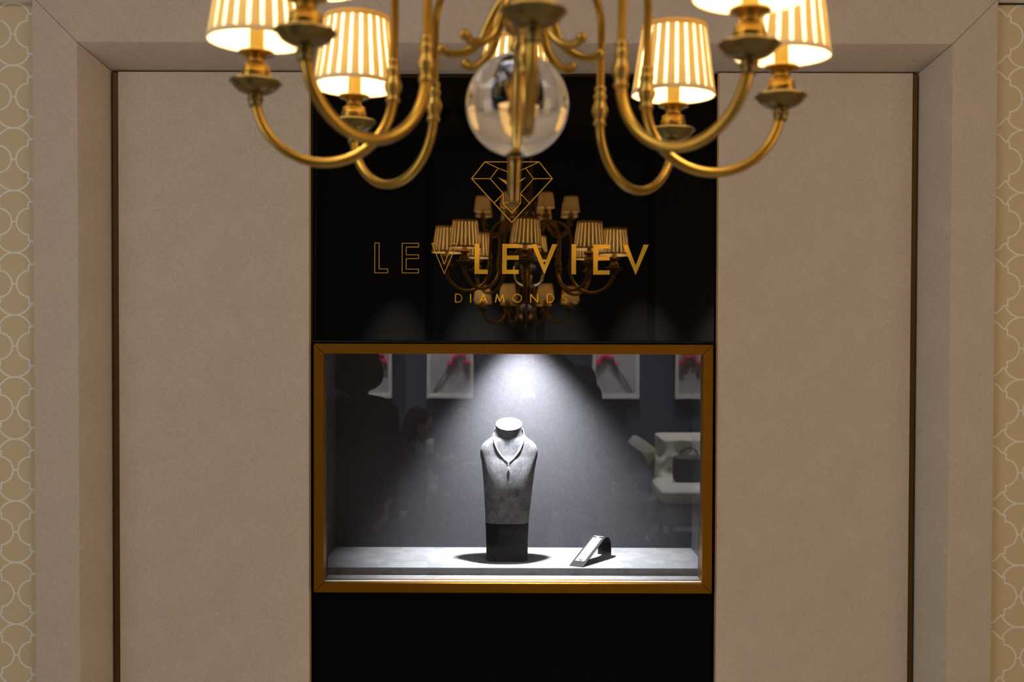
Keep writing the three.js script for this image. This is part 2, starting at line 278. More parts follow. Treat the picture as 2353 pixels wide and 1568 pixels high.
{
  const t = thing('display_case', 'grey fabric lined display niche behind the bronze framed window', 'case', [0, 0, 0]);
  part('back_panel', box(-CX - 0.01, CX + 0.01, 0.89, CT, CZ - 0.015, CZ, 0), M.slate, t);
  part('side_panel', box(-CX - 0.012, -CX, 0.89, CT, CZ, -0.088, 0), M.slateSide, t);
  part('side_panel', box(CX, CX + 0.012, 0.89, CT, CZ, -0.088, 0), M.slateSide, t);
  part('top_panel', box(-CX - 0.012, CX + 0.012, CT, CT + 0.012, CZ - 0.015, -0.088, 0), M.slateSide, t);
  part('platform', box(-CX, CX, 0.9, PY, CZ, -0.1, 0.0025), M.brushed, t, 'pale brushed fabric display platform');
  part('ledge', box(-CX, CX, 0.9, 0.9265, -0.1, -0.042, 0.001), M.brushed, t, 'pale lower ledge behind the glass');
  part('ledge', box(WX0 - 0.003, WX1 + 0.003, 0.915, 0.9265, -0.045, -0.016, 0.001), M.brushed, t);
}
{
  const t = thing('spotlight', 'small round spotlight in the top of the display niche above the bust', 'spotlight', [0.012, CT, -0.275]);
  part('housing', lathe([[0, 0], [0.03, 0], [0.03, -0.016], [0.026, -0.018], [0.022, -0.008], [0, -0.008]], 28), M.charcoal, t);
  const g = new THREE.CircleGeometry(0.021, 24); g.rotateX(Math.PI / 2); g.translate(0, -0.0095, 0); part('lens', g, M.lens, t);
  const s = new THREE.SpotLight(rgb(0.93, 0.965, 1.0), 28, 0, 0.7, 1.0, 2); s.position.set(0.012, CT - 0.03, -0.275); s.target.position.set(0.05, PY, -0.26); s.castShadow = true; s.shadow.radius = 1.0; scene.add(s, s.target);
}

// necklace bust: lofted cross-sections from foot to neck
{
  const t = thing('necklace_bust', 'pale grey suede necklace bust with slanted neck top and a foot with shade put into its colour', 'bust', [-0.0195, PY, -0.235]);
  // [height, half width, z of the front, z of the back, roundness 2..6, x shift]
  const rows = [[0, 0.062, 0.052, -0.06, 6, 0], [0.004, 0.0645, 0.055, -0.064, 6, 0], [0.05, 0.065, 0.058, -0.066, 5, 0], [0.1, 0.067, 0.0605, -0.066, 4, 0], [0.128, 0.0685, 0.0615, -0.066, 3.4, 0], [0.15, 0.07, 0.0615, -0.066, 3, 0.001], [0.19, 0.0735, 0.0595, -0.066, 2.7, 0.002], [0.23, 0.077, 0.0545, -0.066, 2.5, 0.003],
    [0.27, 0.0815, 0.0445, -0.066, 2.4, 0.004], [0.3, 0.0855, 0.033, -0.067, 2.3, 0.005], [0.32, 0.09, 0.0225, -0.068, 2.2, 0.005], [0.335, 0.0902, 0.017, -0.068, 2.1, 0.005], [0.345, 0.088, 0.0135, -0.068, 2.05, 0.005], [0.355, 0.083, 0.0105, -0.068, 2, 0.005], [0.364, 0.0745, 0.008, -0.067, 2, 0.005], [0.372, 0.063, 0.006, -0.066, 2, 0.005], [0.38, 0.0535, 0.004, -0.065, 2, 0.005], [0.392, 0.0478, 0.003, -0.064, 2, 0.005], [0.405, 0.0438, 0.003, -0.063, 2, 0.005], [0.42, 0.041, 0.004, -0.062, 2, 0.005]];
  const N = 72, ring = (r) => { const [y, w, zf, zb, e, dx] = r, o = []; for (let i = 0; i < N; i++) { const a = i / N * 2 * Math.PI, c = Math.cos(a), s = Math.sin(a), k = Math.pow(Math.pow(Math.abs(c), e) + Math.pow(Math.abs(s), e), -1 / e); o.push([dx + w * k * c, y, (zf + zb) / 2 + (zf - zb) / 2 * k * s]); } return o; };
  // refine the rows with a smooth curve, then slant the top rows forward
  const fine = []; for (let i = 0; i + 1 < rows.length; i++) for (let j = 0; j < 5; j++) { const u = j / 5, P = [rows[Math.max(0, i - 1)], rows[i], rows[i + 1], rows[Math.min(rows.length - 1, i + 2)]]; fine.push(rows[i].map((_, k) => { const [a, b, c, d] = P.map((r) => r[k]); return i === 0 ? b + (c - b) * u : 0.5 * (2 * b + (c - a) * u + (2 * a - 5 * b + 4 * c - d) * u * u + (3 * b - a - 3 * c + d) * u ** 3); })); } fine.push(rows[rows.length - 1]);
  const slant = (p) => { const k = Math.max(0, Math.min(1, (p[1] - 0.375) / 0.045)); return [p[0], p[1] - k * (p[2] + 0.031) * 0.5, p[2]]; };
  const rings = fine.map((r) => ring(r).map(slant));
  const build = (rs, capLow, capTop) => {
    const pos = [], uv = [], idx = []; rs.forEach((r) => r.forEach((p, i) => { pos.push(...p); uv.push(p[0] + (p[2]) * 0.3, p[1] + p[2] * 0.5); }));
    for (let j = 0; j + 1 < rs.length; j++) for (let i = 0; i < N; i++) { const a = j * N + i, b = j * N + (i + 1) % N; idx.push(a, a + N, b, b, a + N, b + N); }
    const g = new THREE.BufferGeometry(); g.setAttribute('position', new THREE.Float32BufferAttribute(pos, 3)); g.setAttribute('uv', new THREE.Float32BufferAttribute(uv, 2)); g.setIndex(idx); g.computeVertexNormals();
    const out = [g];
    for (const [r, up] of [[capLow && rs[0], false], [capTop && rs[rs.length - 1], true]]) if (r) { const c = r.reduce((a, p) => a.map((v, k) => v + p[k] / N), [0, 0, 0]), q = []; r.forEach((p, i) => { const n = r[(i + 1) % N]; q.push(...(up ? [...c, ...n, ...p] : [...c, ...p, ...n])); }); const h = new THREE.BufferGeometry(); h.setAttribute('position', new THREE.Float32BufferAttribute(q, 3)); h.computeVertexNormals(); out.push(h); }
    return merge(out);
  };
  const cut = fine.findIndex((r) => r[0] >= 0.118);
  part('foot', build(rings.slice(0, cut + 1), true, false), M.bustShade, t, 'lower foot of the bust, its shade put into the near black colour');
  part('torso', build(rings.slice(cut), false, true), M.suede, t);
  const lid = rings[rings.length - 1], lc = lid.reduce((a, p) => a.map((v, k) => v + p[k] / N), [0, 0, 0]), q = [], m = 0.0012; lid.forEach((p, i) => { const n = lid[(i + 1) % N], up = (v) => [lc[0] + (v[0] - lc[0]) * 0.985, lc[1] + (v[1] - lc[1]) * 0.985 + m, lc[2] + (v[2] - lc[2]) * 0.985]; q.push(...up(lc), ...up(n), ...up(p), ...up(p), ...up(n), ...n, ...up(p), ...n, ...p); });
  const lg = new THREE.BufferGeometry(); lg.setAttribute('position', new THREE.Float32BufferAttribute(q, 3)); lg.computeVertexNormals(); part('neck_cap', lg, std({ color: rgb(0.85, 0.85, 0.87), roughness: 0.9 }), t, 'smooth white oval neck top');

  // necklace laid on that surface: front surface height field from the rings
  const surf = (x, y) => { for (let j = fine.length - 1; j > 0; j--) { const a = fine[j - 1], b = fine[j]; if (y >= a[0] && y <= b[0]) { const u = (y - a[0]) / (b[0] - a[0]), r = a.map((v, k) => v + (b[k] - v) * u), c = Math.min(0.999, Math.abs(x - r[5]) / r[1]); return (r[2] + r[3]) / 2 + (r[2] - r[3]) / 2 * Math.pow(1 - Math.pow(c, r[4]), 1 / r[4]); } } return 0; };
  const nk = thing('necklace', 'fine diamond necklace with a pear shaped drop, hung round the bust', 'necklace', [-0.0195, PY, -0.235]);
  const pts = []; const side = [[0.0035, 0.308], [0.012, 0.3145], [0.022, 0.325], [0.032, 0.338], [0.040, 0.354], [0.0452, 0.368], [0.0475, 0.38], [0.0465, 0.393], [0.043, 0.4055]];
  const curve = (s) => new THREE.CatmullRomCurve3(side.map(([x, y]) => V(x * s, y, 0)));
  const gem = toCreasedNormals(merge([new THREE.CylinderGeometry(0.0019, 0.00225, 0.0009, 8).translate(0, 0.0004, 0), new THREE.CylinderGeometry(0.0011, 0.0019, 0.0007, 8).translate(0, 0.0012, 0)]), 0.2); gem.rotateX(Math.PI / 2 + 0.15);
  const cup = new THREE.CylinderGeometry(0.0021, 0.0012, 0.0018, 8); cup.rotateX(Math.PI / 2); cup.translate(0, 0, -0.0013);
  const stones = [], cups = [];
  for (const s of [-1, 1]) { const c = curve(s), L = c.getLength(), n = Math.round(L / 0.0041); for (let i = 0; i <= n; i++) { const p = c.getPointAt(i / n); p.x += 0.004; const z = surf(p.x, Math.min(p.y, 0.405)) + 0.0026; const a = gem.clone(); a.rotateZ(i); a.translate(p.x, p.y, z); stones.push(a); const b = cup.clone(); b.translate(p.x, p.y, z); cups.push(b); } }
  part('settings', merge(cups), M.silver, nk).userData.kind = 'stuff';
  part('diamonds', merge(stones), M.diamond, nk).userData.kind = 'stuff';
  const at = (y) => surf(0.004, y) + 0.003;
  for (const [y, r] of [[0.3035, 0.0026], [0.2985, 0.0019]]) { const g = toCreasedNormals(new THREE.CylinderGeometry(r * 0.55, r, r * 0.7, 8).rotateX(Math.PI / 2 + 0.2), 0.2); g.translate(0.004, y, at(y)); part('link_stone', g, M.diamond, nk); }
  const pear = lathe([[0, -0.0052], [0.0022, -0.005], [0.0039, -0.0033], [0.0043, -0.001], [0.0036, 0.0022], [0.0018, 0.006], [0.0006, 0.0078], [0, 0.008]], 10); pear.scale(1, 1, 0.6); pear.translate(0.004, 0.287, at(0.287) + 0.001); part('drop_stone', toCreasedNormals(pear, 0.2), M.diamond, nk);
  const frame = new THREE.TorusGeometry(0.0045, 0.0005, 6, 20); frame.translate(0.004, 0.286, at(0.286)); part('drop_setting', frame, M.silver, nk);
}
// bracelet on its bent stand
{
  const ang = Math.atan2(0.105, 0.182), px = 0.1905, pz = -0.118;   // middle of the front edge; the ramp runs back and to the right
  const t = thing('bracelet_stand', 'charcoal bent ramp stand right of the bust holding the bracelet', 'stand', [px, PY, pz], -ang);
  const prof = []; prof.push([0, 0.0012]); for (let i = 1; i <= 8; i++) prof.push([0.15 * i / 8, 0.0012 + 0.0605 * i / 8]);
  for (let i = 1; i <= 14; i++) { const a = (i / 14) * (Math.PI * 0.5 + 0.384), b = Math.PI / 2 + 0.384 - a; prof.push([0.15 + 0.0 + 0.037 * (Math.cos(b) - Math.cos(Math.PI / 2 + 0.384)), 0.0617 + 0.037 * (Math.sin(b) - Math.sin(Math.PI / 2 + 0.384))]); }
  const [lx, ly] = prof[prof.length - 1]; prof.push([lx + 0.001, ly * 0.5], [lx + 0.0005, 0]);
  const nrm = prof.map((p, i) => { const a = prof[Math.max(0, i - 1)], b = prof[Math.min(prof.length - 1, i + 1)], L = Math.hypot(b[0] - a[0], b[1] - a[1]); return [-(b[1] - a[1]) / L, (b[0] - a[0]) / L]; });
  const th = 0.0022, hw = 0.0232, under = prof.map(([s, h], i) => [s - nrm[i][0] * th, Math.max(0, h - nrm[i][1] * th)]);
  const s = new THREE.Shape([...prof, ...under.reverse()].map(([a, b]) => new THREE.Vector2(a, b)));
  const g = new THREE.ExtrudeGeometry(s, { depth: hw * 2, bevelEnabled: false }); g.translate(0, 0, -hw); g.rotateY(Math.PI / 2); part('ramp', toCreasedNormals(g, 0.5), M.charcoal, t);   // s runs along -z
  const br = thing('bracelet', 'wide diamond bracelet of three rows of flower links lying on the charcoal ramp', 'bracelet', [px, PY, pz], -ang);
  const cum = [0]; for (let i = 1; i < prof.length; i++) cum.push(cum[i - 1] + Math.hypot(prof[i][0] - prof[i - 1][0], prof[i][1] - prof[i - 1][1]));
  const onRamp = (d) => { let i = 1; while (i < prof.length - 1 && cum[i] < d) i++; const u = (d - cum[i - 1]) / (cum[i] - cum[i - 1]); return { p: [0, 1].map((k) => prof[i - 1][k] + (prof[i][k] - prof[i - 1][k]) * u), n: nrm[i] }; };
  const flower = (() => { const o = []; const c = new THREE.OctahedronGeometry(0.0023, 1); c.scale(1, 0.7, 1); o.push(c); for (let k = 0; k < 4; k++) { const a = new THREE.OctahedronGeometry(0.00155, 1); a.translate(0.0033 * Math.cos(k * Math.PI / 2 + 0.785), -0.0002, 0.0033 * Math.sin(k * Math.PI / 2 + 0.785)); o.push(a); } const r = new THREE.TorusGeometry(0.0036, 0.0005, 5, 14); r.rotateX(Math.PI / 2); r.translate(0, -0.0008, 0); o.push(r); return merge(o); })();
  for (let i = 0; i < 11; i++) for (let j = 0; j < 3; j++) {
    const { p, n } = onRamp(0.0345 + i * 0.0121 + (j % 2 ? 0.006 : 0)); const m = part('link', flower, M.diamond, br);
    m.scale.setScalar(1.28); m.position.set((j - 1) * 0.0108, p[1] + n[1] * 0.0016, -p[0] - n[0] * 0.0016); m.rotation.x = Math.atan2(-n[0], n[1]);
  }
  for (const d of [0.0275, 0.0345 + 11 * 0.0121 + 0.004]) { const { p, n } = onRamp(d); const g = new RoundedBoxGeometry(0.031, 0.0022, 0.003, 2, 0.0008); const m = part('end_bar', g, M.silver, br); m.position.set(0, p[1] + n[1] * 0.0014, -p[0] - n[0] * 0.0014); m.rotation.x = Math.atan2(-n[0], n[1]); }
}

// ---------------------------------------------------------------- chandeliers
const CR = 0.3728, CIN = 0.18;
const armGeo = (() => {
  const mid = (CR + CIN) / 2, rr = (CR - CIN) / 2, low = []; low.push(V(CR, -0.018, 0)); for (let i = 1; i <= 22; i++) { const a = -Math.PI * i / 22; low.push(V(mid + rr * Math.cos(a), -0.0155 + rr * Math.sin(a), 0)); }
  const up = [V(CIN, -0.02, 0), V(CIN, 0.05, 0), V(CIN, 0.09, 0)]; for (let i = 0; i <= 16; i++) { const a = Math.PI * i / 16; up.push(V(0.1 + 0.08 * Math.cos(a), 0.122 + 0.08 * Math.sin(a), 0)); }
  return merge([tube(low, 0.0072, 72, 14), tube(up, 0.006, 72, 12)]);
})();
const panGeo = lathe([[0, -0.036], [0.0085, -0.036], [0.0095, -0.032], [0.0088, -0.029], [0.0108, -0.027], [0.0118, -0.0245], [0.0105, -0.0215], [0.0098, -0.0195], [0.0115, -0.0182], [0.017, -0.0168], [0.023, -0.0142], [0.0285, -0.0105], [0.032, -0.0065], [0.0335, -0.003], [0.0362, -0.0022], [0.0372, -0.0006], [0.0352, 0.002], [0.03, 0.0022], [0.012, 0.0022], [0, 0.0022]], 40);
const cupGeo = lathe([[0, 0.0015], [0.0185, 0.0015], [0.0185, 0.0025], [0.0182, 0.005], [0.0202, 0.0065], [0.0208, 0.0115], [0.0195, 0.016], [0.0185, 0.0165], [0.0185, 0.0178], [0.0192, 0.0195], [0.0178, 0.0225], [0.0128, 0.025], [0.0118, 0.029], [0.013, 0.033], [0.019, 0.0365], [0.0248, 0.0385], [0.0252, 0.041], [0.0235, 0.0425], [0.0115, 0.0428], [0, 0.0428]], 40);
const sleeveGeo = lathe([[0.0103, 0.0425], [0.0103, 0.09], [0.0085, 0.092], [0, 0.092]], 28);
const bulbGeo = lathe([[0.008, 0.092], [0.0115, 0.1], [0.0155, 0.112], [0.0165, 0.122], [0.014, 0.134], [0.008, 0.146], [0.003, 0.154], [0, 0.156]], 24);
const collarGeo = lathe([[0.0072, -0.024], [0.0098, -0.0235], [0.0102, -0.02], [0.0085, -0.0165], [0.0085, -0.0135], [0.0105, -0.009], [0.0126, -0.003], [0.0126, 0.001], [0.0112, 0.0045], [0.0088, 0.011], [0.008, 0.016], [0.0098, 0.018], [0.0102, 0.0225], [0.0085, 0.0245], [0.0075, 0.028], [0.009, 0.032], [0.0082, 0.036], [0.006, 0.0375]], 28);
const SB = 0.0675, ST = 0.0515, SH = 0.116, S0 = 0.0565, NP = 23;
const shadeGeo = new THREE.CylinderGeometry(ST, SB, SH, 104, 1, true).translate(0, S0 + SH / 2, 0);
const pleatGeo = (() => {
  const pos = []; const P = (a, u, off) => { const r = SB + (ST - SB) * u + off; return [r * Math.cos(a), S0 + SH * u, r * Math.sin(a)]; };
  for (let k = 0; k < NP; k++) { const a = k / NP * 2 * Math.PI, w = 2 * Math.PI / NP, e = [[0, 0.0002], [0.06, 0.0016], [0.35, 0.0019], [0.64, 0.0016], [0.7, 0.0002]]; for (let i = 0; i < 4; i++) for (let j = 0; j < 3; j++) { const [u0, u1] = [j / 3, (j + 1) / 3], A = P(a + e[i][0] * w, u0, e[i][1]), B = P(a + e[i + 1][0] * w, u0, e[i + 1][1]), C = P(a + e[i + 1][0] * w, u1, e[i + 1][1]), D = P(a + e[i][0] * w, u1, e[i][1]); pos.push(...A, ...C, ...B, ...A, ...D, ...C); } }
  const g = new THREE.BufferGeometry(); g.setAttribute('position', new THREE.Float32BufferAttribute(pos, 3)); g.computeVertexNormals(); return toCreasedNormals(g, 0.4);
})();
const band = (y0, y1) => { const r = (y) => SB + (ST - SB) * (y - S0) / SH; return lathe([[r(y0) + 0.0006, y0], [r(y0) + 0.0024, y0 + 0.0008], [r(y1) + 0.0026, y1 - 0.0008], [r(y1) + 0.0006, y1]], 72); };
const bandLow = band(S0 - 0.0008, S0 + 0.0068), bandTop = band(S0 + SH - 0.0085, S0 + SH + 0.0008);
const wireGeo = (() => { const o = []; for (let k = 0; k < 3; k++) { const a = k * 2.0944 + 0.3, c = Math.cos(a), s = Math.sin(a); o.push(tube([V(0.016 * c, 0.13, 0.016 * s), V(0.02 * c, 0.15, 0.02 * s), V(0.035 * c, S0 + SH - 0.008, 0.035 * s), V(ST * c, S0 + SH - 0.006, ST * s)], 0.0009, 16, 6)); } const r = new THREE.TorusGeometry(0.0155, 0.0009, 6, 20); r.rotateX(Math.PI / 2); r.translate(0, 0.13, 0); o.push(r); return merge(o); })();
const scrollGeo = (() => { const b = new THREE.SphereGeometry(0.0078, 18, 12); b.translate(0.1115, 0.0535, 0); return merge([tube([V(0.012, 0.135, 0), V(0.03, 0.122, 0), V(0.045, 0.095, 0), V(0.058, 0.066, 0), V(0.08, 0.05, 0), V(0.1, 0.047, 0), V(0.111, 0.053, 0)], 0.0062, 36, 10), b]); })();
const BULB = 0.24;
function tier(root, y, spin, I, seed) {
  const R = rng(seed);
  for (let k = 0; k < 8; k++) {
    const t = k * Math.PI / 4 + spin, arm = part('arm', armGeo, M.brass, root); arm.rotation.y = t; arm.position.y = y;
    part('drip_pan', panGeo, M.shaded, arm, 'dark antique brass drip pan, underside shade put into its colour').position.x = CR; part('candle_cup', cupGeo, M.brass, arm).position.x = CR;
    part('collar', collarGeo, M.brassDark, arm).position.x = CIN;
    part('candle_sleeve', sleeveGeo, M.sleeve, arm, 'yellow candle sleeve').position.x = CR;
    const b = part('bulb', bulbGeo, M.bulb, arm); b.position.x = CR;
    const L = new THREE.PointLight(rgb(1, 0.78, 0.46), I, 0, 2); L.position.set(0, 0.122, 0); L.castShadow = true; L.shadow.radius = 0.7; b.add(L);
    const s = part('lamp_shade', shadeGeo, M.shade, root, 'cream pleated fabric lamp shade'); s.position.set(CR * Math.cos(t), y, -CR * Math.sin(t)); s.rotation.set((R() - 0.5) * 0.05, R() * 6, (R() - 0.5) * 0.05);
    part('pleats', pleatGeo, M.pleat, s); part('lower_band', bandLow, M.trimLow, s); part('upper_band', bandTop, M.trimTop, s); part('carrier', wireGeo, M.brassDark, s);
    const sc = part('scroll', scrollGeo, M.brass, root); sc.rotation.y = t; sc.position.y = y;
  }
}
function chandelier(label, pos, tilt, tiers, spin, I, seed) {
  const root = thing('chandelier', label, 'chandelier', pos); root.rotation.order = 'XZY'; root.rotation.set(tilt[0], 0, tilt[1]);
  tiers.forEach((y, i) => tier(root, y, spin, I, seed + i));
  const top = tiers[tiers.length - 1], b = part('crystal_ball', new THREE.SphereGeometry(0.0735, 96, 64), M.crystal, root, 'clear solid crystal ball'); b.position.set(-0.004, -0.023, 0);
  part('rod', lathe([[0.0046, -0.094], [0.0046, 0.05], [0.011, 0.052], [0.012, 0.06], [0.008, 0.066], [0.008, 0.075], [0.018, 0.082], [0.023, 0.094], [0.022, 0.11], [0.014, 0.125], [0.011, 0.14], [0.016, 0.15], [0.016, 0.16], [0.009, 0.17], [0.008, top + 0.2], [0.02, top + 0.205], [0.026, top + 0.22], [0.02, top + 0.24], [0.007, top + 0.25], [0.006, CEIL - pos[1] - 0.05]].concat([[0, CEIL - pos[1] - 0.05]]), 28), M.brassDark, root).position.x = -0.004 * (tiers.length === 1);
  for (const y of tiers.slice(1)) part('hub', lathe([[0.008, y + 0.05], [0.02, y + 0.07], [0.026, y + 0.1], [0.018, y + 0.14], [0.008, y + 0.17]], 28), M.brassDark, root);
  part('finial', lathe([[0, -0.166], [0.005, -0.165], [0.0076, -0.159], [0.0078, -0.135], [0.0085, -0.112], [0.0098, -0.106], [0.0098, -0.1], [0.0085, -0.0965], [0.0145, -0.093], [0.013, -0.088], [0.004, -0.086]], 24), M.finial, root).position.x = -0.005;
  part('ceiling_rose', lathe([[0, CEIL - pos[1] - 0.06], [0.02, CEIL - pos[1] - 0.058], [0.05, CEIL - pos[1] - 0.03], [0.065, CEIL - pos[1] - 0.012], [0.065, CEIL - pos[1] - 0.002], [0, CEIL - pos[1] - 0.002]], 32), M.brassDark, root);
  return root;
}
chandelier('brass chandelier with eight pleated shades and a crystal ball, close in front of the shop', [0.0081, 2.0263, 1.6878], [-1.55 * Math.PI / 180, -0.994 * Math.PI / 180], [0], 1.9 * Math.PI / 180, BULB, 5);
chandelier('two tiered brass chandelier far back, seen as a mirror image in the black glass', [-0.107, 2.08, 5.6], [0, 0], [0, 0.7], 0.36, BULB * 0.3, 31);

//#REST
// ---------------------------------------------------------------- the lounge behind the camera, mirrored in the window pane and the black glass
const L = {
  darkCloth: std({ color: rgb(0.008, 0.008, 0.009), roughness: 0.95 }), blackHair: std({ color: rgb(0.006, 0.005, 0.005), roughness: 0.7 }), skin: std({ color: rgb(0.3, 0.2, 0.145), roughness: 0.6 }),
  denim: std({ color: rgb(0.12, 0.14, 0.19), roughness: 0.95 }), shirt: std({ color: rgb(0.07, 0.07, 0.08), roughness: 0.95 }), blackTop: std({ color: rgb(0.012, 0.012, 0.013), roughness: 0.9 }), trousers: std({ color: rgb(0.03, 0.03, 0.035), roughness: 0.95 }),
  shoe: std({ color: rgb(0.015, 0.014, 0.013), roughness: 0.5 }), cream: std({ color: rgb(0.78, 0.76, 0.72), roughness: 0.95 }), greyCloth: std({ color: rgb(0.3, 0.3, 0.3), roughness: 0.95 }), darkWood: std({ color: rgb(0.03, 0.022, 0.016), roughness: 0.4 }),
  tableTop: phys({ color: rgb(0.02, 0.02, 0.022), roughness: 0.08, clearcoat: 1 }), matte: std({ color: rgb(0.01, 0.01, 0.011), roughness: 0.7 }), frame: std({ color: rgb(0.72, 0.7, 0.68), roughness: 0.6 }), mount: std({ color: rgb(0.4, 0.39, 0.4), roughness: 0.95 }),
  twig: std({ color: rgb(0.03, 0.025, 0.025), roughness: 0.9 }), blossom: std({ color: rgb(0.75, 0.03, 0.1), roughness: 0.7 }), glassware: phys({ color: rgb(0.95, 0.96, 0.97), roughness: 0.02, transmission: 1, thickness: 0, ior: 1.5 }), eye: std({ color: rgb(0.02, 0.015, 0.012), roughness: 0.2 }),
};
const smin = (a, b, k) => { const h = Math.max(0, k - Math.abs(a - b)) / k; return Math.min(a, b) - h * h * k * 0.25; };
function capsule(px, py, pz, b) {   // tapered capsule
  const [ax, ay, az, ra, dx, dy, dz, dr, dd] = b, qx = px - ax, qy = py - ay, qz = pz - az;
  let t = (qx * dx + qy * dy + qz * dz) / dd; t = t < 0 ? 0 : t > 1 ? 1 : t;
  const ex = qx - dx * t, ey = qy - dy * t, ez = qz - dz * t; return Math.sqrt(ex * ex + ey * ey + ez * ez) - ra - dr * t;
}
const bone = (a, b, ra, rb) => { const d = b.clone().sub(a); return [a.x, a.y, a.z, ra, d.x, d.y, d.z, rb - ra, Math.max(1e-9, d.lengthSq())]; };
function nets(f, lo, hi, h) {   // surface nets over a box
  const n = [0, 1, 2].map((k) => Math.ceil((hi[k] - lo[k]) / h) + 2), [nx, ny, nz] = n, F = new Float32Array(nx * ny * nz), at = (i, j, k) => (k * ny + j) * nx + i;
  for (let k = 0; k < nz; k++) for (let j = 0; j < ny; j++) for (let i = 0; i < nx; i++) F[at(i, j, k)] = f(lo[0] + i * h, lo[1] + j * h, lo[2] + k * h);
  const id = new Int32Array(nx * ny * nz).fill(-1), pos = [], idx = [];
  for (let k = 0; k < nz - 1; k++) for (let j = 0; j < ny - 1; j++) for (let i = 0; i < nx - 1; i++) {
    let c = 0, sx = 0, sy = 0, sz = 0;
    for (let e = 0; e < 12; e++) { const ax = e >> 2, u = e & 1, v = (e >> 1) & 1, a = [0, 0, 0], b = [0, 0, 0]; a[(ax + 1) % 3] = b[(ax + 1) % 3] = u; a[(ax + 2) % 3] = b[(ax + 2) % 3] = v; b[ax] = 1; const fa = F[at(i + a[0], j + a[1], k + a[2])], fb = F[at(i + b[0], j + b[1], k + b[2])]; if ((fa < 0) !== (fb < 0)) { const t = fa / (fa - fb); sx += a[0] + (b[0] - a[0]) * t; sy += a[1] + (b[1] - a[1]) * t; sz += a[2] + (b[2] - a[2]) * t; c++; } }
    if (c) { id[at(i, j, k)] = pos.length / 3; pos.push(lo[0] + (i + sx / c) * h, lo[1] + (j + sy / c) * h, lo[2] + (k + sz / c) * h); }
  }
  const quad = (a, b, c, d, flip) => { if (a < 0 || b < 0 || c < 0 || d < 0) return; flip ? idx.push(a, c, b, a, d, c) : idx.push(a, b, c, a, c, d); };
  for (let k = 1; k < nz - 1; k++) for (let j = 1; j < ny - 1; j++) for (let i = 1; i < nx - 1; i++) {
    const s = F[at(i, j, k)] < 0;
    if (s !== F[at(i + 1, j, k)] < 0) quad(id[at(i, j - 1, k - 1)], id[at(i, j, k - 1)], id[at(i, j, k)], id[at(i, j - 1, k)], !s);
    if (s !== F[at(i, j + 1, k)] < 0) quad(id[at(i - 1, j, k - 1)], id[at(i - 1, j, k)], id[at(i, j, k)], id[at(i, j, k - 1)], !s);
    if (s !== F[at(i, j, k + 1)] < 0) quad(id[at(i - 1, j - 1, k)], id[at(i, j - 1, k)], id[at(i, j, k)], id[at(i - 1, j, k)], !s);
  }
  const g = new THREE.BufferGeometry(); g.setAttribute('position', new THREE.Float32BufferAttribute(pos, 3)); g.setIndex(idx); g.computeVertexNormals(); return g;
}
function field(bones, k, more) { return (x, y, z) => { let d = 1e3; for (const b of bones) { const c = capsule(x, y, z, b); if (c < d + k) d = smin(d, c, k); } return more ? more(d, x, y, z) : d; }; }
function extent(bones, pad) { const lo = [1e9, 1e9, 1e9], hi = [-1e9, -1e9, -1e9]; for (const b of bones) for (let k = 0; k < 3; k++) { const r = Math.max(b[3], b[3] + b[7]) + pad; lo[k] = Math.min(lo[k], b[k] - r, b[k] + b[4 + k] - r); hi[k] = Math.max(hi[k], b[k] + r, b[k] + b[4 + k] + r); } return [lo, hi]; }
function handGeo(wrist, dir, palm, side, curl) {   // five fingers on a palm; dir runs to the fingertips, palm is the palm's outward normal
  const d = dir.clone().normalize(), n = palm.clone().addScaledVector(d, -palm.dot(d)).normalize(), w = d.clone().cross(n).multiplyScalar(side), B = [], at = (a, b, c) => wrist.clone().addScaledVector(d, a).addScaledVector(w, b).addScaledVector(n, c);
  for (const o of [-0.026, -0.009, 0.009, 0.026]) B.push(bone(at(0.005, o * 0.7, 0), at(0.085, o, 0), 0.015, 0.0125));
  [[0.029, 0.072], [0.010, 0.08], [-0.01, 0.076], [-0.029, 0.06]].forEach(([o, len], i) => { let p = at(0.088, o, 0), a = curl * (0.7 + 0.1 * i); for (const s of [0.45, 0.32, 0.23]) { const q = p.clone().addScaledVector(d, Math.cos(a) * len * s).addScaledVector(n, Math.sin(a) * len * s); B.push(bone(p, q, 0.0088, 0.0078)); p = q; a += curl * 0.8; } });
  const t0 = at(0.02, 0.026, 0.004), t1 = at(0.055, 0.052, 0.018), t2 = at(0.085, 0.05, 0.035); B.push(bone(t0, t1, 0.0135, 0.0105), bone(t1, t2, 0.0105, 0.0085));
  return nets(field(B, 0.007), ...extent(B, 0.012), 0.0042);
}
